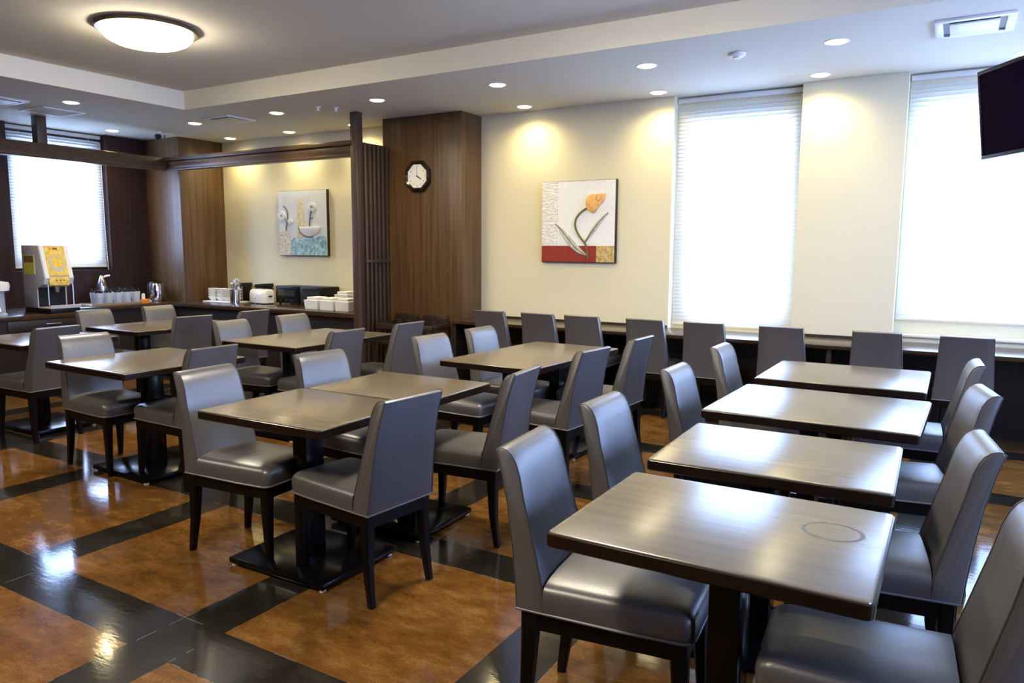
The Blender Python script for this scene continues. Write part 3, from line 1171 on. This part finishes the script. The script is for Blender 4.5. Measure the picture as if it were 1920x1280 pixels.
# orange card holder with white sachets
oc = thing('sachet_holder', 'small orange holder with white sachets beside the steel kettle', 'holder', (-8.60, 5.56, BZ), .5)
bm = bm_new()
add_box(bm, -.04, .04, -.05, .05, 0, .05, bevel=.002)
obj('box', bm, 'orange', oc)
for k in range(3):
    bm = bm_new()
    add_box(bm, -.02, -.017, -.035 + k * .028, -.012 + k * .028, .052, .115 + .01 * (k % 2), mat=None)
    obj('sachet', bm, 'towel', oc)

# steel kettle
kt = thing('kettle', 'stainless steel kettle on the buffet in front of the corner pillar', 'kettle', (-8.80, 5.845, BZ), math.radians(-35))
kt.scale = (1.25, 1.25, 1.2)
bm = bm_new()
add_lathe(bm, [(.075, 0), (.082, .015), (.082, .15), (.075, .19), (.06, .195)], 28)
obj('body', bm, 'chrome', kt)
bm = bm_new()
add_lathe(bm, [(.062, .195), (.058, .205), (.03, .212), (.012, .214), (.014, .228), (.006, .232)], 24)
obj('lid', bm, 'black', kt)
bm = bm_new()
add_tube(bm, [(.07, 0, .17), (.12, 0, .175), (.135, 0, .12), (.125, 0, .06), (.08, 0, .05)], .010, 8)
obj('handle', bm, 'black', kt)
bm = bm_new()
add_tube(bm, [(-.075, 0, .12), (-.11, 0, .16), (-.135, 0, .20)], [.022, .015, .011], 10)
obj('spout', bm, 'chrome', kt)

# bowls stacked on a white tray
bm = bm_new()
add_box(bm, -.29, .29, -.13, .13, 0, .012, bevel=.004)
t_ = obj('plastic_tray', bm, 'white', loc=(-7.97, 6.26, BZ))
tag(t_, 'white tray under the stacked soup bowls on the buffet', 'tray')


def bowl_mesh():
    bm = bm_new()
    add_lathe(bm, [(.028, 0), (.03, .008), (.052, .028), (.064, .056), (.061, .056), (.048, .030), (.02, .012)], 24)
    return bm


bp_ = obj('soup_bowl', bowl_mesh(), 'ceramic')
names = ['left', 'middle left', 'middle right', 'right']
lv = ['lowest', 'second', 'third', 'topmost']
first = True
for i in range(4):
    for j in range(4):
        o = bp_ if first else bp_.copy()
        if not first:
            COL.objects.link(o)
        first = False
        o.location = (-8.19 + i * .145, 6.24 + (.012 if i % 2 else 0), BZ + .0125 + j * .034)
        tag(o, '%s white bowl of the %s stack on the white tray' % (lv[j], names[i]), 'bowl', 'white soup bowls stacked on the tray')

# two black dispensers behind, chrome canisters
for (x, y, lb_) in ((-8.02, 6.57, 'black box dispenser behind the steel canister, left one'), (-7.62, 6.57, 'black box dispenser behind the white toaster, right one')):
    t = thing('condiment_dispenser', lb_, 'dispenser', (x, y, BZ), 0, 'black dispensers at the buffet wall')
    bm = bm_new()
    add_box(bm, -.075, .075, -.08, .08, 0, .19, bevel=.006)
    obj('body', bm, 'black', t)
    bm = bm_new()
    add_prism(bm, [(-.085, .19), (.085, .19), (.075, .235), (-.06, .225)], -.09, .09, bevel=.004)
    obj('lid', bm, 'black', t)
for (x, y, r, h, lb_, extra) in ((-7.82, 6.32, .062, .20, 'tall chrome canister with spoons next to the bowls', True), (-7.68, 6.16, .056, .17, 'shorter chrome canister left of the white toaster', True)):
    t = thing('utensil_canister', lb_, 'canister', (x, y, BZ), 0, 'chrome canisters on the buffet')
    bm = bm_new()
    add_lathe(bm, [(r, 0), (r, h), (r - .004, h), (r - .004, .01)], 24)
    obj('canister', bm, 'chrome', t)
    for k in range(6):
        a = k * 1.05
        bm = bm_new()
        add_tube(bm, [(.01 * math.cos(a), .01 * math.sin(a), .015), (.034 * math.cos(a), .034 * math.sin(a), h + .045 + .012 * (k % 3))], .005, 6)
        add_lathe(bm, [(.004, -.012), (.012, 0), (.010, .016), (.003, .022)], 10, loc=(.034 * math.cos(a), .034 * math.sin(a), h + .055 + .012 * (k % 3)))
        obj('spoon', bm, 'steel', t)

# white toaster
ts = thing('toaster', 'rounded white toaster between the canisters and the black ovens', 'toaster', (-7.38, 6.33, BZ), math.radians(-8))
bm = bm_new()
sec = []
for x, s, dz in ((-.17, .55, .015), (-.165, .8, .006), (-.14, .95, .002), (-.08, 1, 0), (.08, 1, 0), (.14, .95, .002), (.165, .8, .006), (.17, .55, .015)):
    prof = [(-.085, .012), (.085, .012), (.092, .05), (.090, .12), (.075, .165), (.045, .182), (-.045, .182), (-.075, .165), (-.090, .12), (-.092, .05)]
    sec.append([(x, p[0] * s, .012 + (p[1] - .012) * (1 - dz * 6)) for p in prof])
add_rings(bm, sec)
bd = obj('body', bm, 'ceramic', ts, 60)
bm = bm_new()
for yy in (-.03, .03):
    add_box(bm, -.12, .12, yy - .013, yy + .013, .180, .1835)
obj('bread_slot', bm, 'black', ts, 0)
bm = bm_new()
for xx in (-.06, -.03, 0):
    add_box(bm, xx - .006, xx + .006, -.097, -.090, .06, .07)
obj('button', bm, 'grey_ink', ts)
bm = bm_new()
add_box(bm, .165, .19, -.02, .02, .09, .105, bevel=.003)
obj('lever', bm, 'black', ts)
bm = bm_new()
for xx in (-.12, .12):
    for yy in (-.06, .06):
        add_lathe(bm, [(.012, 0), (.012, .02)], 10, loc=(xx, yy, 0))
obj('foot', bm, 'black', ts)

# black toaster ovens
for (x, lb_) in ((-7.02, 'left of the two black toaster ovens on the buffet'), (-6.60, 'right of the two black toaster ovens, behind the white baskets')):
    t = thing('toaster_oven', lb_, 'toaster oven', (x, 6.53, BZ), 0, 'black toaster ovens')
    bm = bm_new()
    add_box(bm, -.195, .195, -.13, .14, .015, .225, bevel=.008)
    obj('body', bm, 'black', t)
    bm = bm_new()
    add_box(bm, -.175, .175, -.142, -.130, .085, .20, bevel=.003)
    d = obj('door', bm, 'black', t)
    bm = bm_new()
    add_box(bm, -.14, .14, -.144, -.142, .105, .185)
    obj('door_glass', bm, 'glass_dark', d, 0)
    bm = bm_new()
    add_tube(bm, [(-.13, -.142, .200), (-.13, -.162, .200), (.13, -.162, .200), (.13, -.142, .200)], .006, 8)
    obj('door_handle', bm, 'black', d)
    bm = bm_new()
    for xx in (-.10, 0, .10):
        add_lathe(bm, [(.016, 0), (.013, .014)], 14)
        bmesh.ops.transform(bm, matrix=Matrix.Translation((xx, -.131, .05)) @ Matrix.Rotation(PI / 2, 4, 'X'), verts=bm.verts[-28:])
    obj('knob', bm, 'grille_dark', t)
    bm = bm_new()
    for xx in (-.16, .16):
        for yy in (-.09, .10):
            add_lathe(bm, [(.012, 0), (.012, .016)], 10, loc=(xx, yy, 0))
    obj('foot', bm, 'black', t)


# white ribbed baskets with folded paper
def basket(x, y, label, z=BZ, h=.10, w=.20, d=.22):
    t = thing('ribbed_basket', label, 'basket', (x, y, z), 0, 'white ribbed baskets of folded napkins')
    bm = bm_new()
    w0, d0 = w / 2 * .92, d / 2 * .92
    add_rings(bm, [[(-w0, -d0, 0), (w0, -d0, 0), (w0, d0, 0), (-w0, d0, 0)], [(-w / 2, -d / 2, h), (w / 2, -d / 2, h), (w / 2, d / 2, h), (-w / 2, d / 2, h)],
                   [(-w / 2 + .006, -d / 2 + .006, h), (w / 2 - .006, -d / 2 + .006, h), (w / 2 - .006, d / 2 - .006, h), (-w / 2 + .006, d / 2 - .006, h)],
                   [(-w0 + .006, -d0 + .006, .006), (w0 - .006, -d0 + .006, .006), (w0 - .006, d0 - .006, .006), (-w0 + .006, d0 - .006, .006)]])
    n = 11
    for k in range(n):
        f = (k + .5) / n * 2 - 1
        add_tube(bm, [(f * w0, -d0 - .001, .004), (f * w / 2, -d / 2 - .001, h - .008)], .004, 6)
        add_tube(bm, [(w0 + .001, f * d0, .004), (w / 2 + .001, f * d / 2, h - .008)], .004, 6)
    add_tube(bm, [(-w / 2, -d / 2, h), (w / 2, -d / 2, h), (w / 2, d / 2, h), (-w / 2, d / 2, h)], .005, 6, closed=True)
    obj('basket', bm, 'white', t)
    for k in range(3):
        bm = bm_new()
        a = .004 * k
        add_box(bm, -w / 2 + .018 + a, w / 2 - .018 - a * .5, -d / 2 + .018, d / 2 - .02 - a, h - .035 + k * .025, h - .012 + k * .025, bevel=.006)
        obj('napkin_stack', bm, 'towel', t)


basket(-6.22, 6.12, 'left white ribbed basket of napkins in front of the black oven')
basket(-5.985, 6.12, 'middle white ribbed basket of napkins, left of the timber post')
basket(-5.75, 6.12, 'right white ribbed basket of napkins beside the timber post')
basket(-6.08, 6.46, 'taller white basket of napkins behind the front row of baskets', h=.15)
basket(-5.80, 6.46, 'tall white basket of napkins against the wall by the post', h=.15)


# ------------------------------------------------------------------ dining chair
def chair_proto():
    t = thing('dining_chair', '', 'chair')
    # upholstered back, cross-section in (x, z) lofted across the width
    prof = [(-.283, .378), (-.290, .45), (-.303, .56), (-.323, .68), (-.345, .77), (-.363, .826), (-.367, .836), (-.361, .842),
            (-.347, .843), (-.329, .838), (-.313, .825), (-.299, .802), (-.287, .770), (-.271, .70), (-.249, .62), (-.225, .53), (-.206, .46), (-.197, .40), (-.195, .378)]
    def hwid(z):
        return .186 - (z - .378) / (.843 - .378) * .026
    def inset(p, d):
        cx_ = sum(q[0] for q in prof) / len(prof)
        # shrink towards the local mid-thickness
        mid = -.24 - (p[1] - .378) * .19
        return (p[0] + (mid - p[0]) * d, p[1] - (.012 * d if p[1] > .8 else 0))
    rings = []
    for s, d in ((-1, .16), (-.992, .05), (-.97, 0), (-.6, -.0), (0, -.02), (.6, 0), (.97, 0), (.992, .05), (1, .16)):
        ring = []
        for p in prof:
            q = inset(p, d)
            ring.append((q[0], s * hwid(q[1]), q[1]))
        rings.append(ring)
    bm = bm_new()
    add_rings(bm, rings)
    back = obj('backrest', bm, 'vinyl', t, 50)
    for s in (-1, 1):
        bm = bm_new()
        add_tube(bm, [(p[0], s * (hwid(p[1]) - .002), p[1]) for p in prof[8:]], .0022, 5)
        add_tube(bm, [(p[0], s * (hwid(p[1]) - .002), p[1]) for p in prof[:9]], .0018, 5)
        obj('seam', bm, 'seam', back)
    # seat cushion
    def outline(ins):
        pts = []
        xf, xr, wf, wr, r = .222 - ins, -.20, .172 - ins, .187 - ins, .035
        for a in range(7):
            th_ = -PI / 2 + a * PI / 12
            pts.append((xf - r + r * math.cos(th_), -wf + r + r * math.sin(th_)))
        for a in range(7):
            th_ = a * PI / 12
            pts.append((xf - r + r * math.cos(th_), wf - r + r * math.sin(th_)))
        pts.append((0.05, (wf + wr) / 2))
        pts += [(xr, wr), (xr, wr * .5), (xr, -wr * .5), (xr, -wr)]
        pts.append((0.05, -(wf + wr) / 2))
        return pts
    rings = []
    for ins, z in ((.002, .378), (-.001, .40), (-.002, .425), (.0, .440), (.006, .452), (.016, .4605), (.034, .466), (.07, .471), (.12, .475)):
        rings.append([(x, y, z) for x, y in outline(ins)])
    bm = bm_new()
    add_rings(bm, rings)
    seat = obj('seat', bm, 'vinyl', t, 50)
    bm = bm_new()
    add_tube(bm, [(x, y, .380) for x, y in [(-.283, -.185)] + [p for p in (outline(-.002)[-1:] + outline(-.002)[:15])] + [(-.283, .185)]], .0042, 6, closed=True)
    obj('piping', bm, 'piping', seat)
    # wooden apron
    bm = bm_new()
    o0 = [(-.272, -.176), (.206, -.160), (.206, .160), (-.272, .176)]
    i0 = [(-.245, -.150), (.178, -.134), (.178, .134), (-.245, .150)]
    for k in range(4):
        a, b_ = o0[k], o0[(k + 1) % 4]
        c, d = i0[k], i0[(k + 1) % 4]
        A = [bm.verts.new((*p, .322)) for p in (a, b_, d, c)]
        B = [bm.verts.new((*p, .378)) for p in (a, b_, d, c)]
        bm.faces.new(A[::-1])
        bm.faces.new(B)
        for j in range(4):
            bm.faces.new((A[j], A[(j + 1) % 4], B[(j + 1) % 4], B[j]))
    obj('seat_frame', bm, 'leg_wood', t, 0)
    for s in (-1, 1):
        for front in (True, False):
            bm = bm_new()
            if front:
                path = [(.182, .136, .376, .024), (.185, .138, .30, .023), (.191, .142, .15, .018), (.200, .146, 0, .0135)]
            else:
                path = [(-.250, .155, .376, .024), (-.250, .157, .30, .023), (-.257, .161, .15, .0185), (-.278, .166, .0, .0135)]
            rings = []
            for x, y, z, r in path:
                c = r * .35
                rings.append([(x + sx * r - (c if q else 0) * sx, s * y + sy__ * r - (0 if q else c) * sy__, z) for sx, sy__, q in
                              ((1, -1, 0), (1, -1, 1), (-1, -1, 1), (-1, -1, 0), (-1, 1, 0), (-1, 1, 1), (1, 1, 1), (1, 1, 0))])
            # fix ordering so each ring runs round the section
            rr = []
            for x, y, z, r in path:
                c = r * .3
                rr.append([(x + a, s * y + b_, z) for a, b_ in ((r, -r + c), (r, r - c), (r - c, r), (-r + c, r), (-r, r - c), (-r, -r + c), (-r + c, -r), (r - c, -r))])
            add_rings(bm, rr)
            obj('leg', bm, 'leg_wood', t, 40)
    return t


PROTO = chair_proto()
_used = []


def chair(xt, yt, rz_deg, label, group):
    """xt, yt: middle of the back's top edge"""
    a = math.radians(rz_deg)
    loc = (xt + .362 * math.cos(a), yt + .362 * math.sin(a), 0)
    if not _used:
        _used.append(1)
        PROTO.location = loc
        PROTO.rotation_euler = (0, 0, a)
        PROTO['label'] = label
        PROTO['group'] = group
        return PROTO
    return dup(PROTO, loc, a, label, group)


G = 'grey upholstered dining chairs'
# right-hand row, left side
chair(-1.125, 1.945, 5, 'grey chair at the left side of the nearest table in the right row', G)
chair(-1.175, 2.635, 0, 'grey chair at the left side of the second table in the right row', G)
chair(-1.19, 3.56, 0, 'grey chair at the left side of the third table in the right row', G)
chair(-1.225, 4.53, 0, 'grey chair at the left side of the farthest table in the right row', G)
# right-hand row, right side
chair(0.225, 1.92, 184, 'grey chair nearest the camera, cut by the bottom right corner', G)
chair(0.136, 2.659, 188, 'grey chair at the right side of the second table in the right row', G)
chair(0.165, 3.66, 191, 'grey chair at the right side of the third table in the right row', G)
chair(0.155, 4.57, 183, 'grey chair seen edge-on at the right of the farthest table in the right row', G)
# centre tables
chair(-3.10, 2.28, 3, 'grey chair at the left front of the two joined centre tables', G)
chair(-3.05, 2.985, -6, 'grey chair at the left rear of the two joined centre tables', G)
chair(-1.80, 2.275, 174, 'grey chair with its back to the camera at the joined centre tables', G)
chair(-1.735, 3.07, 187, 'grey chair at the right rear of the two joined centre tables', G)
# middle far table
chair(-3.045, 3.99, -4, 'grey chair at the left front of the table before the pillar', G)
chair(-3.03, 4.585, -1, 'grey chair at the left rear of the table before the pillar', G)
chair(-1.765, 3.94, 174, 'grey chair at the right front of the table before the pillar', G)
chair(-1.74, 4.65, 178, 'grey chair at the right rear of the table before the pillar', G)
# left table
chair(-4.985, 2.76, -4, 'grey chair at the left side of the table with window glare on the left', G)
chair(-3.69, 2.81, 180, 'grey chair at the right side of the table with window glare on the left', G)
# table in front of the toasters
chair(-4.99, 3.93, 4, 'grey chair at the left front of the table facing the toasters', G)
chair(-5.0, 4.58, 0, 'grey chair at the left rear of the table facing the toasters', G)
chair(-3.68, 3.925, 180, 'grey chair at the right front of the table facing the toasters', G)
chair(-3.655, 4.60, 180, 'grey chair at the right rear of the table facing the toasters', G)
# table in front of the cups
chair(-6.86, 3.90, 4, 'grey chair at the left front of the table facing the frosted cups', G)
chair(-6.86, 4.55, 0, 'grey chair at the left rear of the table facing the frosted cups', G)
chair(-5.53, 4.02, 172, 'grey chair at the right front of the table facing the frosted cups', G)
chair(-5.57, 4.70, 180, 'grey chair at the right rear of the table facing the frosted cups', G)
# left edge table
chair(-5.57, 2.92, 183, 'grey chair with its back turned beside the table at the left edge', G)
# window counter
CL = ['grey chair at the window counter, closest to the pillar', 'second grey chair from the pillar at the window counter', 'third grey chair from the pillar at the window counter',
      'fourth grey chair from the pillar at the window counter', 'grey counter chair left of centre in front of the nearer blind', 'grey counter chair at the right edge of the nearer blind',
      'grey counter chair at the left edge of the far right blind', 'grey counter chair under the television, last on the right']
for x, lb_ in zip((-3.765, -3.245, -2.80, -2.215, -1.715, -1.115, -0.453, 0.102), CL):
    chair(x, 5.885, 90, lb_, 'grey chairs along the window counter')


# ------------------------------------------------------------------ tables
TZ = .715


def table(cx_, cy_, w, d, rz_deg, label, cols=1, sticker=False, off=0.0):
    t = thing('dining_table', label, 'table', (cx_, cy_, 0), math.radians(rz_deg), 'dark wood dining tables')
    bm = bm_new()
    r = .012
    def rr(ins, z, rad=.014):
        pts = []
        for (sx, sy__, a0) in ((1, -1, -PI / 2), (1, 1, 0), (-1, 1, PI / 2), (-1, -1, PI)):
            for k in range(4):
                a = a0 + k * PI / 6
                pts.append((sx * (w / 2 - ins - rad) + rad * math.cos(a), sy__ * (d / 2 - ins - rad) + rad * math.sin(a), z))
        return pts
    add_rings(bm, [rr(.004, TZ - .004), rr(.005, TZ - .001), rr(.009, TZ)], 0, cap0=True, cap1=True)
    top = obj('tabletop', bm, 'table_top', t, 30)
    bm = bm_new()
    add_rings(bm, [rr(.004, TZ - .040), rr(.0, TZ - .036), rr(.0, TZ - .006), rr(.0045, TZ - .0038)], 0)
    obj('edge_band', bm, 'table_edge', top, 30)
    ys_ = [0] if cols == 1 else [-d * .25, d * .25]
    for yy in ys_:
        bm = bm_new()
        add_box(bm, off - .041, off + .041, yy - .055, yy + .055, .038, TZ - .055, bevel=.004)
        c = obj('column', bm, 'black_metal', t)
        if sticker:
            bm = bm_new()
            add_box(bm, off + .0412, off + .0427, yy - .045, yy - .02, TZ - .12, TZ - .085)
            obj('paper_label', bm, 'label_white', c, 0)
        bm = bm_new()
        add_box(bm, -.20, .20, yy - .18, yy + .18, TZ - .056, TZ - .041, bevel=.003)
        obj('mounting_plate', bm, 'black_metal', t)
        bm = bm_new()
        bw, bd = .285, .235
        add_box(bm, -bw, bw, yy - bd, yy + bd, .012, .038, bevel=.005)
        bpz = obj('base_plate', bm, 'black_metal', t)
        for sx in (-1, 1):
            for sy__ in (-1, 1):
                bm = bm_new()
                add_lathe(bm, [(.014, 0), (.014, .013)], 12, loc=(sx * (bw - .02), yy + sy__ * (bd - .02), 0))
                obj('foot_glide', bm, 'white', bpz)
    return t


table(-.466, 1.880, .745, .605, 0, 'nearest dark table of the right row with a worn round mark', 1, True, off=0.016)
table(-.488, 2.656, .752, .625, 1.2, 'second dark table of the right row', 1, off=-0.040)
table(-.493, 3.592, .862, .775, -1.5, 'third dark table of the right row, turned slightly askew', 1, off=-0.030)
table(-.503, 4.596, .845, .782, 0, 'farthest dark table of the right row, next to the window counter', 1, off=-0.035)
table(-2.440, 2.333, .728, .615, 1.0, 'front half of the two dark tables joined in the centre', 1, off=-0.013)
table(-2.430, 2.960, .725, .615, 1.0, 'rear half of the two dark tables joined in the centre', 1, off=0.045)
table(-2.420, 4.37, .70, 1.19, -2.5, 'long dark table in front of the wood-clad pillar', 2, off=0.015)
table(-4.365, 2.82, .845, .83, -1.2, 'dark table with bright window glare on the left', 1, off=0.030)
table(-4.390, 4.25, .80, 1.10, 0, 'long dark table facing the toasters on the buffet', 2, off=0.060)
table(-6.240, 4.23, .78, 1.06, 0, 'long dark table facing the frosted cups on the buffet', 2, off=0.035)
table(-6.13, 3.08, .85, .74, 0, 'dark table cut off by the left edge of the photo', 1, off=-0.090)

# worn round mark on the nearest table
near_t = [o for o in bpy.data.objects if o.get('label', '').startswith('nearest dark table')][0]
bm = bm_new()
rings = []
for r_, z in ((.066, TZ), (.064, TZ + .0003), (.058, TZ + .0003), (.056, TZ)):
    rings.append([(.245 + r_ * 1.15 * math.cos(a), .075 + r_ * math.sin(a), z) for a in [k * 2 * PI / 40 for k in range(40)]])
add_rings(bm, rings, cap0=False, cap1=False)
obj('worn_ring', bm, 'wear', near_t)

# ------------------------------------------------------------------ two dark wooden high chairs in front of the pillar
def high_chair(x, y, rz, label):
    t = thing('high_chair', label, 'high chair', (x, y, 0), rz, 'dark wooden high chairs by the pillar')
    for sx in (-1, 1):
        for sy__ in (-1, 1):
            bm = bm_new()
            add_rings(bm, [[(sx * .19 + a, sy__ * .17 + b_, 0) for a, b_ in ((-.016, -.016), (.016, -.016), (.016, .016), (-.016, .016))],
                           [(sx * .14 + a, sy__ * .14 + b_, .70 if sy__ < 0 or True else .5) for a, b_ in ((-.016, -.016), (.016, -.016), (.016, .016), (-.016, .016))]])
            obj('leg', bm, 'highchair', t, 0)
    bm = bm_new()
    add_box(bm, -.15, .15, -.15, .15, .43, .455, bevel=.004)
    obj('seat', bm, 'highchair', t)
    bm = bm_new()
    add_prism(bm, [(-.155, .60), (.155, .60), (.155, .70), (.13, .735), (-.13, .735), (-.155, .70)], .125, .155, bevel=.004)
    obj('backrest', bm, 'highchair', t)
    for sx in (-1, 1):
        bm = bm_new()
        add_box(bm, sx * .155 - .012, sx * .155 + .012, -.165, .125, .60, .655, bevel=.004)
        obj('armrest', bm, 'highchair', t)
    bm = bm_new()
    add_box(bm, -.15, .15, -.19, -.16, .59, .65, bevel=.004)
    obj('front_bar', bm, 'highchair', t)
    bm = bm_new()
    add_box(bm, -.17, .17, -.185, -.15, .16, .19, bevel=.003)
    obj('footrest', bm, 'highchair', t)


high_chair(-5.02, 6.09, 0, 'dark wooden high chair below the clock, left one')
high_chair(-4.62, 6.09, .1, 'dark wooden high chair before the pillar, right one')
